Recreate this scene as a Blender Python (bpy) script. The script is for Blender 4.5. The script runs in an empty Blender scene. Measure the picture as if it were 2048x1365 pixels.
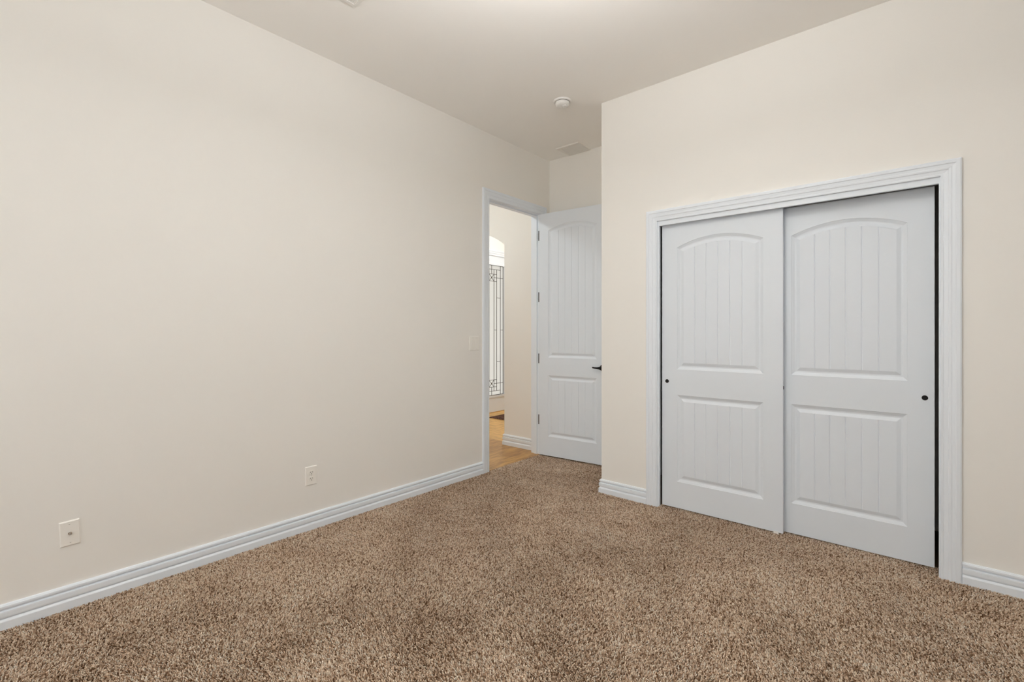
import bpy, bmesh, math
import numpy as np
from mathutils import Vector, Matrix

SC = bpy.context.scene
COL = SC.collection

# ------------------------------------------------------------------ camera
# metres; X runs along the closet wall, Y along the left wall, camera stands above the origin
CAM_H = 1.264
FOCAL_PX = 946.0
YAW = math.radians(40.641)
cam_data = bpy.data.cameras.new('camera')
cam = bpy.data.objects.new('camera', cam_data)
COL.objects.link(cam)
cam.location = (0, 0, CAM_H)
cam.rotation_euler = (math.pi / 2, 0, YAW)
cam_data.sensor_width = 36.0
cam_data.sensor_fit = 'HORIZONTAL'
cam_data.lens = FOCAL_PX / 2048 * 36.0
cam_data.shift_y = -18.5 / 2048
cam_data.clip_start = 0.02
SC.camera = cam

# ------------------------------------------------------------------ world, light, exposure
world = bpy.data.worlds.new('daylight')
SC.world = world
world.use_nodes = True
bg = world.node_tree.nodes['Background']
bg.inputs['Color'].default_value = (0.93, 0.97, 1.0, 1)
bg.inputs['Strength'].default_value = 0.95

def area(name, loc, rot, sx, sy, power, col=(1, 1, 1)):
    d = bpy.data.lights.new(name, 'AREA')
    d.shape = 'RECTANGLE'; d.size = sx; d.size_y = sy; d.energy = power; d.color = col
    o = bpy.data.objects.new(name, d); COL.objects.link(o)
    o.location = loc; o.rotation_euler = rot
    return o

area('window_daylight', (-2.15, -1.95, 1.65), (math.radians(90), 0, 0), 1.1, 1.5, 20, (1.0, 1.0, 0.99))
area('added_rear_daylight', (0.5, -1.95, 1.65), (math.radians(90), 0, 0), 1.1, 1.5, 11, (1.0, 1.0, 0.99))  # area light of the added second rear window
area('added_side_daylight', (2.33, 0.3, 1.65), (math.radians(90), 0, math.radians(90)), 2.3, 1.5, 3, (1.0, 1.0, 0.99))  # area light of the added side window

SC.cycles.max_bounces = 24
SC.cycles.diffuse_bounces = 16

SC.view_settings.view_transform = 'Standard'
SC.view_settings.look = 'None'
SC.view_settings.exposure = 0.0
SC.view_settings.gamma = 1.0
SC.view_settings.use_curve_mapping = False

# ------------------------------------------------------------------ materials
def mat(name, col, rough=0.6, metal=0.0, spec=0.5):
    m = bpy.data.materials.new(name); m.use_nodes = True
    b = m.node_tree.nodes['Principled BSDF']
    b.inputs['Base Color'].default_value = (*col, 1)
    b.inputs['Roughness'].default_value = rough
    b.inputs['Metallic'].default_value = metal
    b.inputs['Specular IOR Level'].default_value = spec
    return m

def add_bump(m, scale, strength, dist=0.002, detail=3):
    nt = m.node_tree; b = nt.nodes['Principled BSDF']
    tc = nt.nodes.new('ShaderNodeTexCoord'); n = nt.nodes.new('ShaderNodeTexNoise')
    n.inputs['Scale'].default_value = scale; n.inputs['Detail'].default_value = detail
    bp = nt.nodes.new('ShaderNodeBump'); bp.inputs['Strength'].default_value = strength
    bp.inputs['Distance'].default_value = dist
    nt.links.new(tc.outputs['Object'], n.inputs['Vector'])
    nt.links.new(n.outputs['Fac'], bp.inputs['Height'])
    nt.links.new(bp.outputs['Normal'], b.inputs['Normal'])

M_WALL = mat('beige_wall_paint', (0.88, 0.867, 0.83), 0.62, spec=0.3); add_bump(M_WALL, 60, 0.12, 0.002)
M_CEIL = mat('beige_ceiling_paint', (0.945, 0.932, 0.90), 0.8, spec=0.2); add_bump(M_CEIL, 60, 0.12, 0.002)
M_TRIM = mat('white_trim_enamel', (0.82, 0.875, 0.935), 0.36, spec=0.4)
M_DOOR = mat('white_door_enamel', (0.77, 0.825, 0.885), 0.42, spec=0.4); add_bump(M_DOOR, 25, 0.05, 0.001)
M_PLATE = mat('ivory_plastic', (0.905, 0.888, 0.84), 0.35)
M_WHITE = mat('white_plastic', (0.88, 0.87, 0.845), 0.4)
M_VENT = mat('painted_vent_metal', (0.86, 0.84, 0.80), 0.45)
M_DARK = mat('dark_bronze', (0.012, 0.011, 0.011), 0.35, 0.6)
M_SLOT = mat('slot_shadow_plastic', (0.05, 0.045, 0.04), 0.6)
M_STEEL = mat('nickel_steel', (0.62, 0.60, 0.57), 0.2, 1.0)
M_CAME = mat('leaded_came', (0.10, 0.08, 0.062), 0.5, 0.4)
M_FWHITE = mat('front_door_white', (0.765, 0.80, 0.85), 0.4)
M_BACK = mat('carpet_backing', (0.16, 0.105, 0.07), 0.95, spec=0.1)
M_MAT = mat('brown_mat_fibre', (0.075, 0.04, 0.03), 0.95, spec=0.1)
def mottle(m, c1, c2, scale):
    nt = m.node_tree; b = nt.nodes['Principled BSDF']; tc = nt.nodes.new('ShaderNodeTexCoord'); n = nt.nodes.new('ShaderNodeTexNoise')
    n.inputs['Scale'].default_value = scale; n.inputs['Detail'].default_value = 4; r = nt.nodes.new('ShaderNodeValToRGB')
    r.color_ramp.elements[0].position = .35; r.color_ramp.elements[0].color = (*c1, 1); r.color_ramp.elements[1].position = .65; r.color_ramp.elements[1].color = (*c2, 1)
    nt.links.new(tc.outputs['Object'], n.inputs['Vector']); nt.links.new(n.outputs['Fac'], r.inputs['Fac']); nt.links.new(r.outputs['Color'], b.inputs['Base Color'])
mottle(M_MAT, (.035, .018, .014), (.19, .10, .075), 60)

def wood(name, c1, c2, plank_w, plank_l, rough, along_y=True):
    m = mat(name, c1, rough, spec=0.35); nt = m.node_tree; b = nt.nodes['Principled BSDF']
    tc = nt.nodes.new('ShaderNodeTexCoord')
    mp = nt.nodes.new('ShaderNodeMapping')
    if along_y: mp.inputs['Rotation'].default_value = (0, 0, math.pi / 2)
    br = nt.nodes.new('ShaderNodeTexBrick')
    br.inputs['Scale'].default_value = 1.0
    br.inputs['Brick Width'].default_value = plank_l; br.inputs['Row Height'].default_value = plank_w
    br.inputs['Mortar Size'].default_value = 0.0012
    br.inputs['Color1'].default_value = (*c1, 1); br.inputs['Color2'].default_value = (*c2, 1)
    br.inputs['Mortar'].default_value = (c2[0] * .45, c2[1] * .42, c2[2] * .4, 1)
    mp2 = nt.nodes.new('ShaderNodeMapping'); mp2.inputs['Scale'].default_value = (2.0, 14.0, 1) 
    nz = nt.nodes.new('ShaderNodeTexNoise'); nz.inputs['Scale'].default_value = 2.4
    nz.inputs['Detail'].default_value = 5; nz.inputs['Distortion'].default_value = 1.2
    rp = nt.nodes.new('ShaderNodeValToRGB')
    rp.color_ramp.elements[0].position = .3; rp.color_ramp.elements[0].color = (.42, .36, .30, 1)
    rp.color_ramp.elements[1].position = .7; rp.color_ramp.elements[1].color = (1.1, 1.1, 1.1, 1)
    mx = nt.nodes.new('ShaderNodeMix'); mx.data_type = 'RGBA'; mx.blend_type = 'MULTIPLY'
    mx.inputs['Factor'].default_value = 0.8
    L = nt.links.new
    L(tc.outputs['Object'], mp.inputs['Vector']); L(mp.outputs['Vector'], br.inputs['Vector'])
    L(mp.outputs['Vector'], mp2.inputs['Vector']); L(mp2.outputs['Vector'], nz.inputs['Vector'])
    L(nz.outputs['Fac'], rp.inputs['Fac']); L(br.outputs['Color'], mx.inputs['A'])
    L(rp.outputs['Color'], mx.inputs['B']); L(mx.outputs['Result'], b.inputs['Base Color'])
    return m
M_WOOD = wood('hallway_oak_planks', (0.60, 0.335, 0.10), (0.45, 0.235, 0.066), 0.13, 1.2, 0.35)
M_PALE_PLANK = wood('foyer_pale_planks', (0.80, 0.50, 0.17), (0.72, 0.43, 0.13), 0.30, 1.4, 0.35, along_y=False)  # paler and wider planks than the hallway's

def carpet_material():
    m = mat('carpet_yarn', (0.4, 0.3, 0.2), 0.95, spec=0.08); nt = m.node_tree; b = nt.nodes['Principled BSDF']
    at = nt.nodes.new('ShaderNodeAttribute'); at.attribute_name = 'yarn'
    rp = nt.nodes.new('ShaderNodeValToRGB'); e = rp.color_ramp.elements
    stops = [(0.0, (0.12, 0.058, 0.028)), (0.18, (0.26, 0.15, 0.085)), (0.38, (0.56, 0.385, 0.26)),
             (0.62, (0.79, 0.60, 0.445)), (0.85, (0.91, 0.765, 0.61)), (1.0, (0.96, 0.88, 0.77))]
    while len(e) < len(stops): e.new(0.5)
    for k, (p, c) in enumerate(stops): e[k].position = p; e[k].color = (*c, 1)
    nt.links.new(at.outputs['Fac'], rp.inputs['Fac']); nt.links.new(rp.outputs['Color'], b.inputs['Base Color'])
    return m
M_YARN = carpet_material()

def frosted():
    m = bpy.data.materials.new('frosted_leaded_glass'); m.use_nodes = True; nt = m.node_tree; nt.nodes.clear()
    out = nt.nodes.new('ShaderNodeOutputMaterial'); tr = nt.nodes.new('ShaderNodeBsdfTranslucent')
    tr.inputs['Color'].default_value = (.95, .915, .86, 1)
    gl = nt.nodes.new('ShaderNodeBsdfGlossy'); gl.inputs['Roughness'].default_value = .15
    mx = nt.nodes.new('ShaderNodeMixShader'); mx.inputs[0].default_value = .05
    nt.links.new(tr.outputs[0], mx.inputs[1]); nt.links.new(gl.outputs[0], mx.inputs[2])
    nt.links.new(mx.outputs[0], out.inputs[0]); return m
M_FROST = frosted()

def clear_glass():
    m = bpy.data.materials.new('clear_window_glass'); m.use_nodes = True
    b = m.node_tree.nodes['Principled BSDF']
    b.inputs['Base Color'].default_value = (1, 1, 1, 1); b.inputs['Roughness'].default_value = 0.0
    b.inputs['Transmission Weight'].default_value = 1.0; b.inputs['IOR'].default_value = 1.45
    return m
M_GLASS = clear_glass()

def glow(name, col, strength):
    m = bpy.data.materials.new(name); m.use_nodes = True
    b = m.node_tree.nodes['Principled BSDF']
    b.inputs['Base Color'].default_value = (.8, .8, .8, 1)
    b.inputs['Emission Color'].default_value = (*col, 1); b.inputs['Emission Strength'].default_value = strength
    return m

# ------------------------------------------------------------------ mesh helpers
class MB:
    def __init__(s): s.v = []; s.f = []
    def add(s, verts, faces):
        o = len(s.v); s.v += [tuple(p) for p in verts]; s.f += [tuple(i + o for i in q) for q in faces]
    def box(s, a, b):
        x0, y0, z0 = a; x1, y1, z1 = b
        s.add([(x0, y0, z0), (x1, y0, z0), (x1, y1, z0), (x0, y1, z0), (x0, y0, z1), (x1, y0, z1), (x1, y1, z1), (x0, y1, z1)],
              [(0, 3, 2, 1), (4, 5, 6, 7), (0, 1, 5, 4), (1, 2, 6, 5), (2, 3, 7, 6), (3, 0, 4, 7)])
    def bar(s, p, q, w, t, up=(1, 0, 0)):
        """square bar from p to q, w wide across, t thick along up"""
        p = Vector(p); q = Vector(q); d = (q - p).normalized(); u = Vector(up); c = d.cross(u).normalized()
        r = []
        for e in (p, q):
            for a_, b_ in ((-1, -1), (1, -1), (1, 1), (-1, 1)): r.append(e + c * (a_ * w / 2) + u * (b_ * t / 2))
        s.add(r, [(0, 1, 2, 3), (7, 6, 5, 4), (0, 4, 5, 1), (1, 5, 6, 2), (2, 6, 7, 3), (3, 7, 4, 0)])
    def lathe(s, prof, n=32, fn=lambda r, a, h: (r * math.cos(a), r * math.sin(a), h)):
        """prof: (radius, height) list; closed with caps when the end radius is above zero"""
        o = len(s.v); k = len(prof)
        for r, h in prof:
            for i in range(n): s.v.append(tuple(fn(r, 2 * math.pi * i / n, h)))
        for j in range(k - 1):
            for i in range(n):
                a = o + j * n + i; b = o + j * n + (i + 1) % n
                s.f.append((a, b, b + n, a + n))
        s.f.append(tuple(o + i for i in range(n))[::-1]); s.f.append(tuple(o + (k - 1) * n + i for i in range(n)))
    def tube(s, pts, radii, n=12, flat=1.0):
        o = len(s.v); P = [Vector(p) for p in pts]
        for j, p in enumerate(P):
            d = (P[min(j + 1, len(P) - 1)] - P[max(j - 1, 0)]).normalized()
            up = Vector((0, 0, 1)) if abs(d.z) < .9 else Vector((1, 0, 0))
            c = d.cross(up).normalized(); u = c.cross(d).normalized()
            for i in range(n):
                a = 2 * math.pi * i / n
                s.v.append(tuple(p + (c * math.cos(a) * flat + u * math.sin(a)) * radii[j]))
        for j in range(len(P) - 1):
            for i in range(n):
                a = o + j * n + i; b = o + j * n + (i + 1) % n
                s.f.append((a, b, b + n, a + n))
        s.f.append(tuple(o + i for i in range(n))[::-1]); s.f.append(tuple(o + (len(P) - 1) * n + i for i in range(n)))
    def build(s, name, m, parent=None, smooth=False, bevel=0, recalc=True):
        me = bpy.data.meshes.new(name)
        me.from_pydata(s.v, [], s.f); me.update()
        if recalc:
            bm = bmesh.new(); bm.from_mesh(me)
            bmesh.ops.remove_doubles(bm, verts=bm.verts, dist=1e-6)
            bmesh.ops.recalc_face_normals(bm, faces=bm.faces); bm.to_mesh(me); bm.free()
        me.materials.append(m)
        if smooth:
            me.polygons.foreach_set('use_smooth', [True] * len(me.polygons))
            me.set_sharp_from_angle(angle=math.radians(40))
        o = bpy.data.objects.new(name, me); COL.objects.link(o)
        if parent: o.parent = parent
        if bevel:
            b = o.modifiers.new('bevel', 'BEVEL'); b.width = bevel; b.segments = 3; b.limit_method = 'ANGLE'
        return o

def tag(o, label, cat, kind=None, group=None):
    o['label'] = label; o['category'] = cat
    if kind: o['kind'] = kind
    if group: o['group'] = group
    return o
def empty(name, loc=(0, 0, 0), rz=0):
    o = bpy.data.objects.new(name, None); COL.objects.link(o); o.location = loc; o.rotation_euler = (0, 0, rz)
    o.empty_display_size = .05
    return o
def box(name, a, b, m, parent=None, bevel=0):
    k = MB(); k.box(a, b); return k.build(name, m, parent, bevel=bevel)

# ------------------------------------------------------------------ room dimensions
CEIL = 3.066
XL = -2.955          # face of the left wall
YC = 3.29            # face of the closet wall
YB = 4.05            # face of the alcove's back wall
XA = -1.893          # corner where the alcove begins
XR = 2.40            # side wall, out of frame
YR = -2.00           # rear wall with the window, behind the camera
WT = 0.12
DJ0, DJ1, DJZ = 3.122, 3.892, 2.472     # entry doorway between its jambs
CJ0, CJ1, CJZ = -1.426, 0.082, 2.031    # closet opening
XF = -5.05           # front-door wall across the hallway
YH = 3.975           # hallway wall with the arch

# ------------------------------------------------------------------ large structure
fl = MB(); fl.box((XL - .005, YR, -.12), (XR, YB, -.0070))
floor = fl.build('floor', M_BACK); tag(floor, 'bedroom floor under speckled brown frieze carpet', 'floor', 'structure')
tag(box('floor_hallway', (XF - .1, .7, -.12), (XL - .005, 4.08, -.001), M_WOOD), 'medium brown wood plank floor just outside the open doorway', 'floor', 'structure')
tag(box('floor_foyer', (XF - .1, 4.08, -.12), (XL - .005, 6.6, -.001), M_PALE_PLANK), 'pale golden wood floor beyond the arch before the front door', 'floor', 'structure')
tag(box('ceiling', (XF - .3, YR - .2, CEIL), (XR + .2, 6.8, CEIL + .12), M_CEIL), 'plain beige painted ceiling', 'ceiling', 'structure')

k = MB(); X0 = XL - WT
k.box((X0, YR - WT, -.12), (XL, DJ0 - .02, CEIL)); k.box((X0, DJ0 - .02, DJZ + .02), (XL, DJ1 + .02, CEIL))
k.box((X0, DJ1 + .02, -.12), (XL, 6.6, CEIL))
tag(k.build('wall_left', M_WALL), 'long plain beige wall on the left with outlets and light switch', 'wall', 'structure')
tag(box('wall_back', (XL, YB, -.12), (XR, YB + WT, CEIL), M_WALL), 'beige wall at the back of the door alcove, above the open door', 'wall', 'structure')
k = MB()
k.box((XA, YC, -.12), (CJ0 - .034, YC + .11, CEIL)); k.box((CJ1 + .034, YC, -.12), (XR, YC + .11, CEIL))
k.box((CJ0 - .034, YC, CJZ + .045), (CJ1 + .034, YC + .11, CEIL))
tag(k.build('wall_closet', M_WALL), 'beige wall holding the closet with two white sliding doors', 'wall', 'structure')
tag(box('wall_alcove', (XA, YC + .11, -.12), (XA + .11, YB, CEIL), M_WALL), 'beige return wall between door alcove and closet', 'wall', 'structure')
V0, V1 = -0.9, 1.5
k = MB(); k.box((XR, YR - WT, -.12), (XR + WT, V0, CEIL)); k.box((XR, V1, -.12), (XR + WT, YB + WT, CEIL))
k.box((XR, V0, -.12), (XR + WT, V1, .9)); k.box((XR, V0, 2.4), (XR + WT, V1, CEIL))
tag(k.build('wall_side', M_WALL), 'beige side wall out of frame beyond the closet', 'wall', 'structure')
k = MB(); WZ0, WZ1 = .9, 2.4; WX = ((-2.7, -1.6), (-.05, 1.05))
xe = XL
for w0, w1 in WX:
    k.box((xe, YR - WT, -.12), (w0, YR, CEIL)); k.box((w0, YR - WT, -.12), (w1, YR, WZ0)); k.box((w0, YR - WT, WZ1), (w1, YR, CEIL)); xe = w1
k.box((xe, YR - WT, -.12), (XR, YR, CEIL))
tag(k.build('wall_rear', M_WALL), 'beige wall with two windows behind the camera', 'wall', 'structure')
def window(name, loc, rz, hw, hh, label):
    win = empty(name, loc, rz); tag(win, label, 'window', 'structure')
    k = MB()
    for a, b in (((-hw, -.03, 0), (-hw + .05, .03, hh)), ((hw - .05, -.03, 0), (hw, .03, hh)), ((-hw + .05, -.03, 0), (hw - .05, .03, .05)),
                 ((-hw + .05, -.03, hh - .05), (hw - .05, .03, hh)), ((-.025, -.03, .05), (.025, .03, hh - .05))): k.box(a, b)
    k.build('window_frame', M_TRIM, win)
    for a, b in ((-hw + .05, -.025), (.025, hw - .05)): box('pane', (a, -.004, .05), (b, .002, hh - .05), M_GLASS, win)
window('window_1', ((WX[0][0] + WX[0][1]) / 2, YR - .06, WZ0), 0, .55, WZ1 - WZ0, 'white framed window behind the camera, nearer the left wall')
window('added_window_3', ((WX[1][0] + WX[1][1]) / 2, YR - .06, WZ0), 0, .55, WZ1 - WZ0, 'added white framed window behind the camera, nearer the side wall')  # unseen second rear window, added to balance the room's light
window('added_window_2', (XR + .06, (V0 + V1) / 2, .9), math.pi / 2, (V1 - V0) / 2, 1.5, 'added white framed window in the side wall, out of view')  # unseen window, added to spread light along the left wall

# hallway and foyer shell
k = MB(); AX0, AX1, AC, AR, AZ = -3.525, -4.875, -4.2, 1.16, 2.246
k.box((AX0, YH, -.12), (X0, YH + .125, CEIL)); k.box((XF, YH, -.12), (AX1, YH + .125, CEIL))
N = 40; cz = AZ - math.sqrt(AR ** 2 - .675 ** 2)
xs = [AX1 + (AX0 - AX1) * i / N for i in range(N + 1)]
for i in range(N):
    xa, xb = xs[i], xs[i + 1]; za = cz + math.sqrt(AR ** 2 - (xa - AC) ** 2); zb = cz + math.sqrt(AR ** 2 - (xb - AC) ** 2)
    y0, y1 = YH, YH + .125
    k.add([(xa, y0, za), (xb, y0, zb), (xb, y0, CEIL), (xa, y0, CEIL), (xa, y1, za), (xb, y1, zb), (xb, y1, CEIL), (xa, y1, CEIL)],
          [(0, 1, 2, 3), (7, 6, 5, 4), (0, 4, 5, 1)])
tag(k.build('wall_hallway', M_WALL, recalc=False), 'beige hallway wall with an arched opening, seen through the doorway', 'wall', 'structure')
FD0, FD1, FDZ = 4.935, 5.905, 2.46
k = MB()
k.box((XF - .15, .7, -.12), (XF, FD0, CEIL)); k.box((XF - .15, FD1, -.12), (XF, 6.6, CEIL)); k.box((XF - .15, FD0, FDZ), (XF, FD1, CEIL))
tag(k.build('wall_foyer', mat('pale_foyer_paint', (.82, .81, .79), .6)), 'pale foyer wall around the glazed front door', 'wall', 'structure')
tag(box('wall_foyer_end', (XF, 6.5, -.12), (XL - WT, 6.6, CEIL), M_WALL), 'far end wall of the foyer out of view', 'wall', 'structure')
tag(box('wall_hallway_end', (XF, .6, -.12), (XL - WT, .7, CEIL), M_WALL), 'end wall of the hallway out of view', 'wall', 'structure')

# ------------------------------------------------------------------ trims: casings, jambs, baseboards
CAS = [(0, 0), (0, .009), (.003, .0115), (.010, .0115), (.0125, .0095), (.028, .0120), (.032, .0150), (.040, .0160), (.044, .0145),
       (.056, .0165), (.060, .0195), (.074, .0195), (.079, .0165), (.080, .012), (.080, 0)]
def casing(name, m, parent, u0, u1, zt, mapf, zb=-.011, scale=1.0):
    """mitred door casing swept round an opening; mapf(u, n, z) places it on its wall"""
    k = MB(); path = [((u0, zb), (-1, 0)), ((u0, zt), (-1, 1)), ((u1, zt), (1, 1)), ((u1, zb), (1, 0))]
    n = len(CAS); vs = []
    for (u, z), (du, dz) in path:
        for w, t in CAS: vs.append(mapf(u + du * w * scale, t, z + dz * w * scale))
    fs = [(j * n + i, j * n + i + 1, (j + 1) * n + i + 1, (j + 1) * n + i) for j in range(3) for i in range(n - 1)]
    fs += [tuple(range(n)), tuple(3 * n + i for i in range(n))]
    k.add(vs, fs); return k.build(name, m, parent)

BASE = [(0, -.011), (.018, -.011), (.018, .033), (.0165, .036), (.0105, .0430), (.0080, .0445), (.0080, .0470), (.0145, .0485), (.0158, .054), (.0158, .069),
        (.0150, .0748), (.0070, .0768), (.0055, .0780), (.0055, .0805), (.0130, .0858), (.0142, .090), (.0135, .0965), (.0105, .0985), (.0098, .1000), (.0080, .1025), (.005, .104), (0, .104)]
def baseboard(name, pts, m=None, zscale=1.0):
    """profile swept along floor points; the room lies on the left of the walking direction"""
    P = [Vector((p[0], p[1])) for p in pts]; n = len(BASE); vs = []
    for j, p in enumerate(P):
        ns = []
        if j > 0: d = (P[j] - P[j - 1]).normalized(); ns.append(Vector((-d.y, d.x)))
        if j < len(P) - 1: d = (P[j + 1] - P[j]).normalized(); ns.append(Vector((-d.y, d.x)))
        nn = sum(ns, Vector((0, 0))).normalized(); nn = nn / max(.3, nn.dot(ns[0]))
        for t, z in BASE: vs.append((p.x + nn.x * t, p.y + nn.y * t, z * zscale))
    k = MB(); fs = [(j * n + i, j * n + i + 1, (j + 1) * n + i + 1, (j + 1) * n + i) for j in range(len(P) - 1) for i in range(n - 1)]
    fs += [tuple(range(n)), tuple((len(P) - 1) * n + i for i in range(n))]
    k.add(vs, fs); return k.build(name, m or M_TRIM)

on_left = lambda u, n, z: (XL + n, u, z)
on_closet = lambda u, n, z: (u, YC - n, z)
on_foyer = lambda u, n, z: (XF + n, u, z)

t1 = empty('trim_1', ((CJ0 + CJ1) / 2, YC, 0)); tag(t1, 'white moulded casing and jambs framing the wide closet opening', 'door frame', 'structure')
def rel(o, root): o.parent = root; o.matrix_parent_inverse = Matrix.Translation(-root.location); return o
rel(casing('casing', M_TRIM, None, CJ0 - .008, CJ1 + .006, CJZ + .032, on_closet), t1)
k = MB(); k.box((CJ0 - .034, YC, -.011), (CJ0 + .004, YC + .024, CJZ + .045)); k.box((CJ1, YC, -.011), (CJ1 + .034, YC + .024, CJZ + .045))
rel(k.build('jamb', M_TRIM), t1)
rel(box('header_board', (CJ0 + .004, YC, CJZ), (CJ1, YC + .022, CJZ + .045), M_TRIM), t1)
rel(box('track', (CJ0, YC + .03, CJZ + .022), (CJ1, YC + .12, CJZ + .045), M_SLOT), t1)

t2 = empty('trim_2', (XL, (DJ0 + DJ1) / 2, 0)); tag(t2, 'white moulded casing and jambs framing the tall hallway doorway', 'door frame', 'structure')
rel(casing('casing', M_TRIM, None, DJ0 - .005, DJ1 + .005, DJZ + .002, on_left, scale=1.04), t2)
k = MB(); k.box((X0, DJ0 - .02, -.011), (XL, DJ0, DJZ + .02)); k.box((X0, DJ1, -.011), (XL, DJ1 + .02, DJZ + .02)); k.box((X0, DJ0, DJZ), (XL, DJ1, DJZ + .02))
rel(k.build('jamb', M_TRIM), t2)
k = MB(); k.box((XL - .075, DJ0, -.001), (XL - .040, DJ0 + .011, DJZ)); k.box((XL - .075, DJ1 - .011, -.001), (XL - .040, DJ1, DJZ)); k.box((XL - .075, DJ0 + .011, DJZ - .011), (XL - .040, DJ1 - .011, DJZ))
rel(k.build('door_stop', M_TRIM), t2)

tag(baseboard('baseboard_left', [(XL, DJ0 - .005 - .0835), (XL, YR)]), 'white grooved baseboard along the long left wall', 'baseboard', 'structure')
tag(baseboard('baseboard_closet', [(CJ0 - .0885, YC), (XA, YC), (XA, YB)]), 'short white grooved baseboard wrapping the corner left of the closet', 'baseboard', 'structure')
tag(baseboard('baseboard_right', [(XR, YC), (CJ1 + .0865, YC)]), 'white grooved baseboard right of the closet', 'baseboard', 'structure')
tag(baseboard('baseboard_back', [(XA - .018, YB), (XL, YB)]), 'white baseboard hidden behind the open door', 'baseboard', 'structure')
tag(baseboard('baseboard_hallway', [(X0, YH), (AX0, YH), (AX0, YH + .125)], zscale=1.13), 'white grooved baseboard on the hallway wall beyond the doorway', 'baseboard', 'structure')
for o in (t1, t2):
    for c in o.children: c['kind'] = 'structure'

# ------------------------------------------------------------------ moulded two-panel doors
PROF = [(0, 0), (.0015, .0024), (.006, .0042), (.017, .0098), (.020, .0106), (.0265, .0108), (.0295, .0098), (.045, .0036), (.0475, .0030)]
def arch_top(x0, x1, zs, zp):
    if zp is None: return lambda x, o: zs - o
    h = (x1 - x0) / 2; r = (h * h + (zp - zs) ** 2) / (2 * (zp - zs)); c = (x0 + x1) / 2; zc = zp - r
    return lambda x, o: zc + math.sqrt(max((r - o) ** 2 - (x - c) ** 2, 0))
def panel_side(k, W, H, T, panels, flip):
    """front skin with two sunk panels; local x across, z up, y into the leaf; flip puts it on the back"""
    Y = (lambda d: d) if not flip else (lambda d: T - d)
    NA = 28
    def quad(a, b, c, d): k.add([(p[0], Y(0), p[1]) for p in (a, b, c, d)], [(0, 1, 2, 3)])
    x0, x1 = panels[0][0], panels[0][1]
    quad((0, 0), (x0, 0), (x0, H), (0, H)); quad((x1, 0), (W, 0), (W, H), (x1, H))
    low, up = panels
    quad((x0, 0), (x1, 0), (x1, low[2]), (x0, low[2])); quad((x0, low[3]), (x1, low[3]), (x1, up[2]), (x0, up[2]))
    for (xa, xb, z0, zs, zp) in panels:
        top = arch_top(xa, xb, zs, zp)
        if zp is not None:
            X = [xa + (xb - xa) * i / NA for i in range(NA + 1)]
            for i in range(NA): quad((X[i], top(X[i], 0)), (X[i + 1], top(X[i + 1], 0)), (X[i + 1], H), (X[i], H))
        loops = []
        for o, d in PROF:
            lo, hi = xa + o, xb - o
            pts = [(lo, z0 + o), (hi, z0 + o)] + [(hi + (lo - hi) * i / NA, top(hi + (lo - hi) * i / NA, o)) for i in range(NA + 1)]
            loops.append([(p[0], Y(d), p[1]) for p in pts])
        n = len(loops[0]); vs = [p for l in loops for p in l]
        k.add(vs, [(j * n + i, j * n + (i + 1) % n, (j + 1) * n + (i + 1) % n, (j + 1) * n + i) for j in range(len(loops) - 1) for i in range(n)])
        # field of six boards with V grooves
        o, d = PROF[-1]; lo, hi = xa + o, xb - o; cols = [(lo, d)]
        for g in range(1, 6):
            gx = lo + (hi - lo) * g / 6
            px = cols[-1][0]; cols.append(((px + gx) / 2, d))
            cols += [(gx - .0042, d), (gx - .0012, d + .0030), (gx + .0012, d + .0030), (gx + .0042, d)]
        cols.append((hi, d))
        vs = []
        for x, dd in cols: vs += [(x, Y(dd), z0 + o), (x, Y(dd), top(x, o))]
        k.add(vs, [(2 * i, 2 * i + 2, 2 * i + 3, 2 * i + 1) for i in range(len(cols) - 1)])
def panel_door(name, W, H, T, panels, both=False):
    k = MB(); panel_side(k, W, H, T, panels, False)
    if both: panel_side(k, W, H, T, panels, True)
    else: k.add([(0, T, 0), (W, T, 0), (W, T, H), (0, T, H)], [(3, 2, 1, 0)])
    k.add([(0, 0, 0), (W, 0, 0), (W, T, 0), (0, T, 0), (0, 0, H), (W, 0, H), (W, T, H), (0, T, H)],
          [(0, 3, 2, 1), (4, 5, 6, 7), (1, 2, 6, 5), (3, 0, 4, 7)])
    return k.build(name, M_DOOR)

def finger_pull(parent, x, z, r=.0135):
    k = MB(); fn = lambda rr, a, h: (x + rr * math.cos(a), h, z + rr * math.sin(a))
    k.lathe([(r, .001), (r, -.0014), (r * .86, -.0018), (r * .78, -.0004), (r * .3, -.0002)], 28, fn)
    return k.build('finger_pull', M_DARK, parent, smooth=True)

CP = [(.110, .667, .188, .807, None), (.110, .667, .990, 1.858, 1.920)]
CW, CH = .778, 2.037
d2 = panel_door('door_2', CW, CH, .034, CP); d2.location = (-1.416, 3.330, .006)
tag(d2, 'white sliding closet door on the left, in front of its neighbour', 'closet door', 'structure')
finger_pull(d2, .038, .901)
box('edge_pull', (CW, .010, .898), (CW + .0015, .026, .918), M_DARK, d2)
d3 = panel_door('door_3', CW, CH, .034, CP); d3.location = (.067 - CW, 3.380, .005)
tag(d3, 'white sliding closet door on the right, behind its neighbour beside a dark gap', 'closet door', 'structure')
finger_pull(d3, CW - .039, .903)

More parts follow.
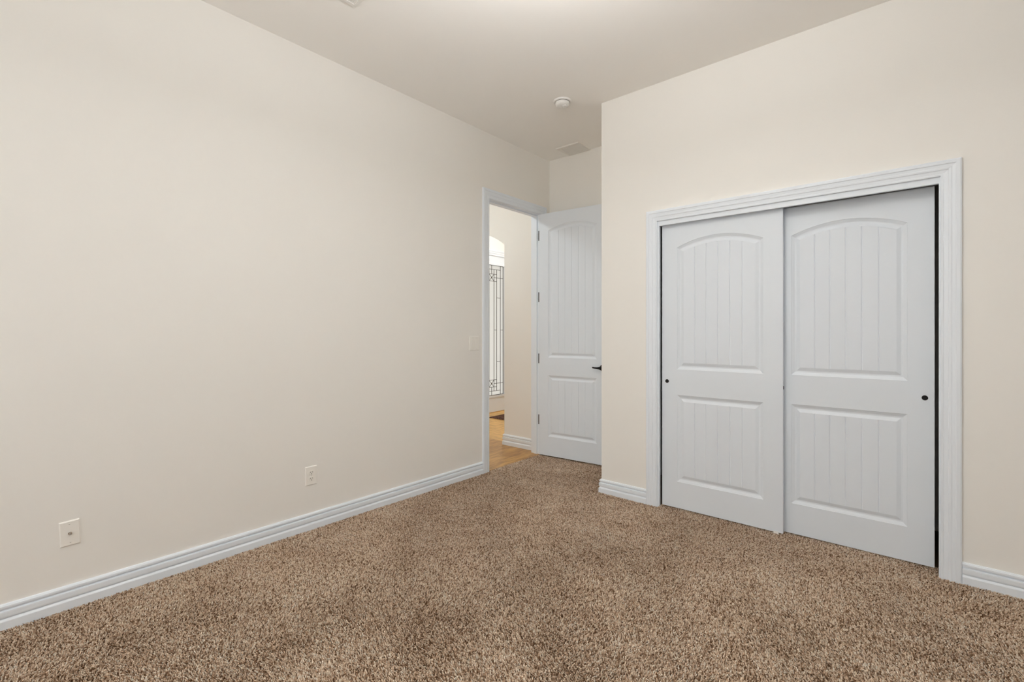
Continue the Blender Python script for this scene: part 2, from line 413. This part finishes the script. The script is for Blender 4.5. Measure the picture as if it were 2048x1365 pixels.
EP = [(.114, .650, .195, .812, None), (.114, .650, .993, 2.275, 2.328)]
EW, EH, ET = .764, 2.452, .035
d1 = panel_door('door_1', EW, EH, ET, EP, both=True)
d1.location = (XL + .006, DJ1 - .037, .012); d1.rotation_euler = (0, 0, math.radians(4.6))
tag(d1, 'tall white hallway door standing open in the alcove, black lever handle', 'door', 'structure')
for z in (2.235, 1.606, .980, .355):
    k = MB(); k.box((-.0022, .0, z - .05), (.0004, .034, z + .05)); k.box((-.0022, -.0014, z - .05), (.0065, .0, z + .05))
    k.lathe([(.0065, z - .05), (.0065, z + .05)], 14, lambda r, a, h: (-.003 + r * math.cos(a), .0405 + r * math.sin(a), h))
    k.build('hinge', M_DARK, d1)
def lever(parent, side):
    ysg = -1 if side == 'front' else 1; y0 = 0 if side == 'front' else ET
    x, z = EW - .050, .913
    k = MB(); fn = lambda r, a, h: (x + r * math.cos(a), y0 + ysg * h, z + r * math.sin(a))
    k.lathe([(.031, 0), (.031, .004), (.027, .009), (.016, .013), (.0115, .020), (.0115, .044)], 28, fn)
    h = k.build('door_handle', M_DARK, parent, smooth=True)
    k = MB(); yy = y0 + ysg * .046
    pts = [(x + .010, yy, z + .002), (x, yy, z), (x - .018, yy, z), (x - .04, yy + ysg * .003, z), (x - .068, yy + ysg * .002, z + .001), (x - .084, yy - ysg * .002, z + .003), (x - .090, yy - ysg * .005, z + .005)]
    k.tube(pts, [.014, .019, .0125, .0082, .0076, .0080, .0048], 14, .75)
    k.build('lever', M_DARK, h, smooth=True)
lever(d1, 'front'); lever(d1, 'back')

g = empty('door_guide', (-.672, 3.348, 0))
tag(g, 'small white floor guide under the meeting edge of the closet doors', 'door guide')
k = MB(); k.box((-.018, -.024, -.012), (.012, .072, .003)); k.build('base', M_WHITE, g)
k = MB(); k.box((-.016, -.0225, .003), (.010, -.0195, .012)); k.build('fin', M_WHITE, g)

# ------------------------------------------------------------------ front door across the foyer
fd = empty('door_4', (XF - .05, (FD0 + FD1) / 2, 0)); tag(fd, 'white front door with tall leaded glass, beyond the arch', 'front door', 'structure')
fc = 5.4165; GH, GZ0, GZ1 = .272, .262, 2.315         # glass half width, bottom, top
k = MB(); yl, yr = FD0 + .012 - fd.location.y, FD1 - .012 - fd.location.y; gc = fc - fd.location.y; T0, T1 = 0, .046
k.box((T0, yl, .008), (T1, gc - GH - .025, 2.448)); k.box((T0, gc + GH + .025, .008), (T1, yr, 2.448))
k.box((T0, gc - GH - .025, .008), (T1, gc + GH + .025, GZ0 - .03)); k.box((T0, gc - GH - .025, GZ1 + .03), (T1, gc + GH + .025, 2.448))
k.build('frame', M_FWHITE, fd)
k = MB()
for a, b in (((.012, gc - GH - .03, GZ0 - .035), (.058, gc + GH + .03, GZ0)), ((.012, gc - GH - .03, GZ1), (.058, gc + GH + .03, GZ1 + .035)),
             ((.012, gc - GH - .03, GZ0), (.058, gc - GH, GZ1)), ((.012, gc + GH, GZ0), (.058, gc + GH + .03, GZ1))): k.box(a, b)
k.build('glazing_bead', M_FWHITE, fd, bevel=.006)
pane = box('glass_pane', (.020, gc - GH, GZ0), (.026, gc + GH, GZ1), M_FROST, fd)
k = MB(); CX = .030
def lead(y0, z0, y1, z1, w=.0064):
    for s in ((1, -1) if (y0, y1) != (0, 0) else (1,)):
        k.bar((CX, gc + s * y0, z0), (CX, gc + s * y1, z1), w, .006)
ZT, ZB = GZ1 - .004, GZ0 + .004
ys = dict(s=.055, b=.118, c=.205, e=.268)
lead(0, ZT, .268, ZT); lead(0, ZB, .268, ZB); lead(.268, ZB, .268, ZT)
for zc, sg, far in ((2.115, 1, ZT), (.450, -1, ZB)):
    hs = .056
    lead(0, far, 0, zc + sg * hs)
    lead(.055, zc - hs, .055, zc + hs); lead(0, zc + hs, .118, zc + hs); lead(0, zc - hs, .118, zc - hs)
    lead(0, zc, .055, zc + hs, .005); lead(0, zc, .055, zc - hs, .005)
    lead(.055, zc + sg * .003, .268, zc + sg * .003)
    lead(0, far - sg * .065, .205, far - sg * .065)
    lead(.055, zc + sg * hs, .055, far - sg * .065)
    lead(.118, zc + sg * hs, .118, far - sg * .065)
    k.lathe([(.014, 0), (.014, .004), (.006, .006)], 14, lambda r, a, h: (CX + h, gc + r * math.cos(a), zc + r * math.sin(a)))
lead(.055, .394, .055, 2.171); lead(.118, .394, .118, 2.171); lead(.205, ZB, .205, ZT)
lead(.118, 1.80, .205, 1.80); lead(.055, 1.29, .118, 1.29); lead(.205, 1.29, .268, 1.29); lead(.118, .79, .205, .79)
k.build('lead_came', M_CAME, pane)
t3 = empty('trim_3', (XF, (FD0 + FD1) / 2, 0)); tag(t3, 'white casing around the distant front door', 'door frame', 'structure')
rel(casing('casing', M_FWHITE, None, FD0 + .005, FD1 - .005, FDZ - .004, on_foyer, zb=-.001, scale=1.1), t3)
k = MB(); k.box((XF - .15, FD0, -.001), (XF, FD0 + .012, FDZ)); k.box((XF - .15, FD1 - .012, -.001), (XF, FD1, FDZ)); k.box((XF - .15, FD0 + .012, FDZ - .012), (XF, FD1 - .012, FDZ))
rel(k.build('jamb', M_FWHITE), t3)
rel(box('sill', (XF - .15, FD0 + .012, -.02), (XF + .02, FD1 - .012, .007), mat('sill_wood', (.5, .3, .12), .5)), t3)

dm = MB(); dm.box((-4.79, 5.05, -.001), (-4.10, 5.90, .009))
door_mat = dm.build('door_mat', M_MAT, bevel=.003); add_bump(M_MAT, 260, 1.0, .006)
tag(door_mat, 'dark brown door mat on the pale floor before the front door', 'mat')

# ------------------------------------------------------------------ wall plates
def plate(k, y0, y1, z0, z1, t=.0062, b=.004):
    """bevelled plate standing off the left wall; local x out of the wall"""
    k.add([(0, y0, z0), (0, y1, z0), (0, y1, z1), (0, y0, z1), (t * .45, y0, z0), (t * .45, y1, z0), (t * .45, y1, z1), (t * .45, y0, z1),
           (t, y0 + b, z0 + b), (t, y1 - b, z0 + b), (t, y1 - b, z1 - b), (t, y0 + b, z1 - b)],
          [(3, 2, 1, 0), (0, 1, 5, 4), (1, 2, 6, 5), (2, 3, 7, 6), (3, 0, 4, 7), (4, 5, 9, 8), (5, 6, 10, 9), (6, 7, 11, 10), (7, 4, 8, 11), (8, 9, 10, 11)])
def screw(parent, y, z, x=.0062):
    k = MB(); k.lathe([(.0034, x), (.0034, x + .0008), (.002, x + .0014)], 14, lambda r, a, h: (h, y + r * math.cos(a), z + r * math.sin(a)))
    s = k.build('screw', M_PLATE, parent, smooth=True)
    k = MB(); k.box((x + .0012, y - .0026, z - .0005), (x + .0017, y + .0026, z + .0005)); k.build('screw_slot', M_SLOT, s); return s

ou = empty('power_outlet', (XL, 1.462, .3415)); tag(ou, 'ivory duplex power outlet low on the left wall', 'outlet')
k = MB(); plate(k, -.0375, .0375, -.060, .060); k.build('cover_plate', M_PLATE, ou)
for zc in (.0195, -.0195):
    k = MB(); pts = []
    for i in range(40):
        a = 2 * math.pi * i / 40; pts.append((.0172 * math.cos(a), max(-.0137, min(.0137, .0172 * math.sin(a)))))
    n = len(pts); vs = [(.006, p[0], zc + p[1]) for p in pts] + [(.0082, p[0], zc + p[1]) for p in pts] + [(.0088, p[0] * .94, zc + p[1] * .94) for p in pts]
    k.add(vs, [(j * n + i, j * n + (i + 1) % n, (j + 1) * n + (i + 1) % n, (j + 1) * n + i) for j in range(2) for i in range(n)] + [tuple(2 * n + i for i in range(n))])
    r = k.build('receptacle', M_PLATE, ou)
    k = MB(); k.box((.0085, -.0078, zc - .001), (.0092, -.0054, zc + .008)); k.box((.0085, .0054, zc), (.0092, .0076, zc + .0075))
    k.lathe([(.0028, .0085), (.0028, .0092)], 14, lambda rr, a, h: (h, rr * math.cos(a), zc - .0072 + rr * math.sin(a)))
    k.build('slots', M_SLOT, r)
screw(ou, 0, 0)

cx_ = empty('coax_outlet', (XL, .3255, .340)); cx_.rotation_euler = (math.radians(2.4), 0, 0)
tag(cx_, 'slightly tilted ivory cable TV plate with one metal jack', 'wall plate')
k = MB(); plate(k, -.035, .035, -.057, .057); k.build('cover_plate', M_PLATE, cx_)
k = MB(); k.lathe([(.0075, .006), (.0075, .009)], 6, lambda r, a, h: (h, r * math.cos(a), r * math.sin(a)))
j = k.build('jack', M_STEEL, cx_)
k = MB(); k.lathe([(.0047, .009), (.0047, .017), (.0038, .017), (.0036, .010)], 18, lambda r, a, h: (h, r * math.cos(a), r * math.sin(a)))
k.build('threaded_barrel', M_STEEL, j, smooth=True)
screw(cx_, 0, .042); screw(cx_, 0, -.042)

sw = empty('light_switch', (XL, 2.934, 1.1615)); tag(sw, 'ivory double rocker light switch beside the doorway casing', 'light switch')
k = MB(); plate(k, -.058, .058, -.060, .060); k.build('cover_plate', M_PLATE, sw)
for yc in (-.023, .023):
    k = MB(); k.box((.005, yc - .0172, -.0345), (.0068, yc + .0172, .0345)); f_ = k.build('rocker_frame', M_PLATE, sw)
    k = MB(); a0, a1 = yc - .0148, yc + .0148
    k.add([(.006, a0, -.032), (.006, a1, -.032), (.006, a1, .032), (.006, a0, .032), (.0108, a0, -.031), (.0108, a1, -.031), (.0078, a1, .004), (.0078, a0, .004), (.0082, a1, .032), (.0082, a0, .032)],
          [(0, 1, 5, 4), (4, 5, 6, 7), (7, 6, 8, 9), (2, 3, 9, 8), (1, 2, 8, 6, 5), (3, 0, 4, 7, 9)])
    k.build('rocker', M_PLATE, f_)
for yc in (-.023, .023):
    screw(sw, yc, .048); screw(sw, yc, -.048)

# ------------------------------------------------------------------ ceiling items
sd = empty('smoke_detector', (-2.108, 3.059, CEIL)); tag(sd, 'round white smoke detector on the ceiling before the alcove', 'smoke detector')
k = MB(); k.lathe([(.070, 0), (.070, -.007), (.067, -.011), (.060, -.012)], 48); k.build('mounting_ring', M_WHITE, sd, smooth=True)
k = MB(); k.lathe([(.0575, -.010), (.0575, -.0135)], 40); k.build('seam', M_SLOT, sd)
k = MB(); k.lathe([(.0555, -.0125), (.056, -.022), (.0535, -.031), (.046, -.038), (.034, -.042), (.018, -.0435)], 48)
bd = k.build('body', M_WHITE, sd, smooth=True)
k = MB(); cxs, cys = .021, .006
k.lathe([(.023, -.036), (.0225, -.044), (.0195, -.0475), (.011, -.0485)], 28, lambda r, a, h: (cxs + r * math.cos(a), cys + r * math.sin(a), h))
ch = k.build('sensor_cap', M_WHITE, bd, smooth=True)
k = MB()
for i in range(7):
    a = 2 * math.pi * (i + .5) / 7
    k.box((cxs + .0215 * math.cos(a) - .0026, cys + .0215 * math.sin(a) - .0026, -.0452), (cxs + .0215 * math.cos(a) + .0026, cys + .0215 * math.sin(a) + .0026, -.0425))
k.build('sensor_slots', mat('grey_slot', (.30, .29, .27), .6), bd)

def vent(name, x0, x1, y0, y1, nslat, along_x, label, rim=.022, pitch=9):
    v = empty(name, ((x0 + x1) / 2, (y0 + y1) / 2, CEIL)); tag(v, label, 'ceiling vent', group=None)
    hx, hy = (x1 - x0) / 2, (y1 - y0) / 2; k = MB(); t = .010
    o = [(-hx, -hy), (hx, -hy), (hx, hy), (-hx, hy)]; i_ = [(-hx + rim, -hy + rim), (hx - rim, -hy + rim), (hx - rim, hy - rim), (-hx + rim, hy - rim)]
    m_ = [(p[0] * (1 - .004 / hx), p[1] * (1 - .004 / hy)) for p in o]
    vs = [(*p, 0) for p in o] + [(*p, -t * .5) for p in o] + [(*p, -t) for p in m_] + [(*p, -t) for p in i_] + [(*p, -.001) for p in i_]
    k.add(vs, [(j * 4 + a, j * 4 + (a + 1) % 4, (j + 1) * 4 + (a + 1) % 4, (j + 1) * 4 + a) for j in range(4) for a in range(4)])
    k.build('frame', M_VENT, v)
    k = MB(); k.box((-hx + rim, -hy + rim, -.0012), (hx - rim, hy - rim, -.0002)); k.build('backing', mat('vent_shadow', (.74, .72, .68), .8), v)
    k = MB(); n = nslat; ca, sa = math.cos(math.radians(pitch)), math.sin(math.radians(pitch))
    span = (hy if along_x else hx) - rim; w = 2 * span / n
    for q in range(n):
        c = -span + w * (q + .5); L = (hx if along_x else hy) - rim
        dx, dz = w * .47 * ca, w * .30 * sa
        for e in (0,):
            a_, b_ = c - dx, c + dx; za, zb = -.0085, -.0085 + 2 * dz if 2 * dz < .006 else -.0025
            if along_x: k.add([(-L, a_, za), (L, a_, za), (L, b_, zb), (-L, b_, zb), (-L, a_, za + .0008), (L, a_, za + .0008), (L, b_, zb + .0008), (-L, b_, zb + .0008)], [(3, 2, 1, 0), (4, 5, 6, 7), (0, 1, 5, 4), (2, 3, 7, 6)])
            else: k.add([(a_, -L, za), (a_, L, za), (b_, L, zb), (b_, -L, zb), (a_, -L, za + .0008), (a_, L, za + .0008), (b_, L, zb + .0008), (b_, -L, zb + .0008)], [(3, 2, 1, 0), (4, 5, 6, 7), (0, 1, 5, 4), (2, 3, 7, 6)])
    k.build('louvers', M_VENT, v)
    return v
vent('ceiling_vent', -2.70, -2.44, 3.805, 4.043, 24, True, 'square painted vent on the alcove ceiling above the open door')
vent('ceiling_register', -2.363, -2.06, 1.265, 1.423, 9, True, 'beige ceiling vent cut off by the top edge of the photo')

def dome_lamp(name, loc, power_strength, label, col):
    o = empty(name, loc); tag(o, label, 'ceiling lamp')
    k = MB(); k.lathe([(.17, 0), (.17, -.022), (.16, -.026)], 40); k.build('lamp_base', M_WHITE, o, smooth=True)
    k = MB(); k.lathe([(.158, -.024), (.152, -.05), (.13, -.078), (.09, -.098), (.04, -.108), (.008, -.110)], 40)
    k.build('lamp_shade', glow(name + '_glass', col, power_strength), o, smooth=True); return o
pl = empty('added_pendant_lamp', (-0.80, 1.15, CEIL)); tag(pl, 'added white glass bowl lamp over the middle of the bedroom, unseen above the frame', 'pendant lamp')  # unseen lamp, added to light the ceiling and walls evenly
k = MB(); k.lathe([(.075, 0), (.075, -.012), (.06, -.022), (.012, -.03)], 32); k.build('canopy', M_WHITE, pl, smooth=True)
k = MB(); k.lathe([(.006, -.02), (.006, -.54)], 12); k.build('rod', M_STEEL, pl)
k = MB(); R_ = .2
k.lathe([(R_ * math.sin(math.pi / 2 * i / 9) + .004, -.49 - R_ * .62 * math.cos(math.pi / 2 * i / 9)) for i in range(10)], 24)
k.f.pop()                                                  # the bowl is open at the top
k.build('lamp_bowl', glow('bowl_glass', (1.0, .995, .985), 13), pl, smooth=True)
d_ = bpy.data.lights.new('added_bowl_uplight', 'AREA'); d_.shape = 'DISK'; d_.size = .34; d_.energy = 36; d_.color = (1.0, .995, .985)  # upward disc light added in the bowl to brighten the ceiling
b_ = bpy.data.objects.new('added_bowl_uplight', d_); COL.objects.link(b_); b_.parent = pl; b_.location = (0, 0, -.488); b_.rotation_euler = (math.pi, 0, 0)
dome_lamp('hallway_lamp', (-4.0, 2.7, CEIL), 54, 'round frosted ceiling lamp in the hallway, hidden by the left wall', (.90, .97, 1.0))
dome_lamp('added_foyer_lamp', (-4.0, 5.2, CEIL), 64, 'added round frosted ceiling lamp brightening the foyer, hidden by the arch', (.95, .985, 1.0))  # unseen lamp, added to brighten the foyer

# ------------------------------------------------------------------ carpet pile
def carpet():
    rng = np.random.default_rng(7)
    s = 0.0056
    gx = np.arange(XL - .004, 1.3, s); gy = np.arange(-.6, YB, s)
    x, y = [a.ravel() for a in np.meshgrid(gx, gy)]
    x = x + rng.uniform(-.5, .5, x.size) * s; y = y + rng.uniform(-.5, .5, x.size) * s
    depth = -math.sin(YAW) * x + math.cos(YAW) * y
    lat = math.cos(YAW) * x + math.sin(YAW) * y
    inroom = (y < YC - .016) & (x > XL + .016) & (x < 1.3)
    alcove = (y >= YC - .016) & (y < YB - .02) & (x > XL + .016) & (x < XA - .016)
    closet = (y >= YC - .02) & (y < YC + .13) & (x > CJ0 + .003) & (x < CJ1 - .003)
    doorway = (x <= XL + .016) & (x > XL - .002) & (y > DJ0 + .004) & (y < DJ1 - .004)
    keep = (inroom | alcove | closet | doorway) & (depth > 1.0) & (np.abs(lat) < depth * 1.35 + .5)
    x, y = x[keep], y[keep]; n = x.size
    blotch = np.zeros(n)
    for q in range(26):
        kk = rng.uniform(5, 38); th = rng.uniform(0, 2 * np.pi)
        blotch += np.sin(kk * (x * np.cos(th) + y * np.sin(th)) + rng.uniform(0, 6.28))
    blotch *= .009
    # slow swirls of the nap
    ph = 2.1 * np.sin(1.9 * x + .7 * y) + 1.7 * np.sin(2.7 * y - 1.1 * x + 1.3) + .8 * np.sin(7.3 * x + 5.1 * y)
    ang = ph + rng.normal(0, 1.1, n)
    lean = rng.uniform(.001, .0072, n)
    hgt = rng.normal(.0076, .0008, n) + .0012 * np.sin(9 * x + 3 * y) * np.sin(6 * y - 2 * x)
    r0 = rng.uniform(.0025, .0034, n)
    tw = rng.uniform(0, 2 * np.pi, n)
    dx, dy = np.cos(ang) * lean, np.sin(ang) * lean
    V = np.zeros((n, 2, 3, 3), np.float32)
    for ring, (fz, fr, fl_, ft) in enumerate(((0, 1.0, 0, 0), (1.0, .86, 1.0, .9))):
        for c in range(3):
            a = tw + ft + c * 2 * np.pi / 3
            V[:, ring, c, 0] = x + dx * fl_ + np.cos(a) * r0 * fr
            V[:, ring, c, 1] = y + dy * fl_ + np.sin(a) * r0 * fr
            V[:, ring, c, 2] = -.0072 + hgt * fz + (0.0006 * np.cos(a * 2) if ring == 1 else 0)
    tris = []
    for rg in (0,):
        for c in range(3):
            a, b = rg * 3 + c, rg * 3 + (c + 1) % 3
            tris += [(a, b, b + 3), (a, b + 3, a + 3)]
    tris.append((3, 4, 5))
    T = np.array(tris, np.int32)
    F = (T[None] + (np.arange(n, dtype=np.int32) * 6)[:, None, None]).reshape(-1)
    nf = F.size // 3
    me = bpy.data.meshes.new('carpet_pile')
    me.vertices.add(n * 6); me.vertices.foreach_set('co', V.ravel())
    me.loops.add(F.size); me.loops.foreach_set('vertex_index', F)
    me.polygons.add(nf)
    me.polygons.foreach_set('loop_start', np.arange(0, F.size, 3, dtype=np.int32))
    me.polygons.foreach_set('loop_total', np.full(nf, 3, np.int32))
    me.update(calc_edges=True)
    me.polygons.foreach_set('use_smooth', np.ones(nf, bool))
    tone = np.clip(rng.beta(1.5, 1.35, n) + blotch, 0, 1)
    at = me.attributes.new('yarn', 'FLOAT', 'POINT'); at.data.foreach_set('value', np.repeat(tone, 6).astype(np.float32))
    me.materials.append(M_YARN)
    o = bpy.data.objects.new('carpet_pile', me); COL.objects.link(o)
    o.parent = floor; o['kind'] = 'stuff'; o['label'] = 'speckled brown and beige carpet tufts'
    return n
print('tufts', carpet())
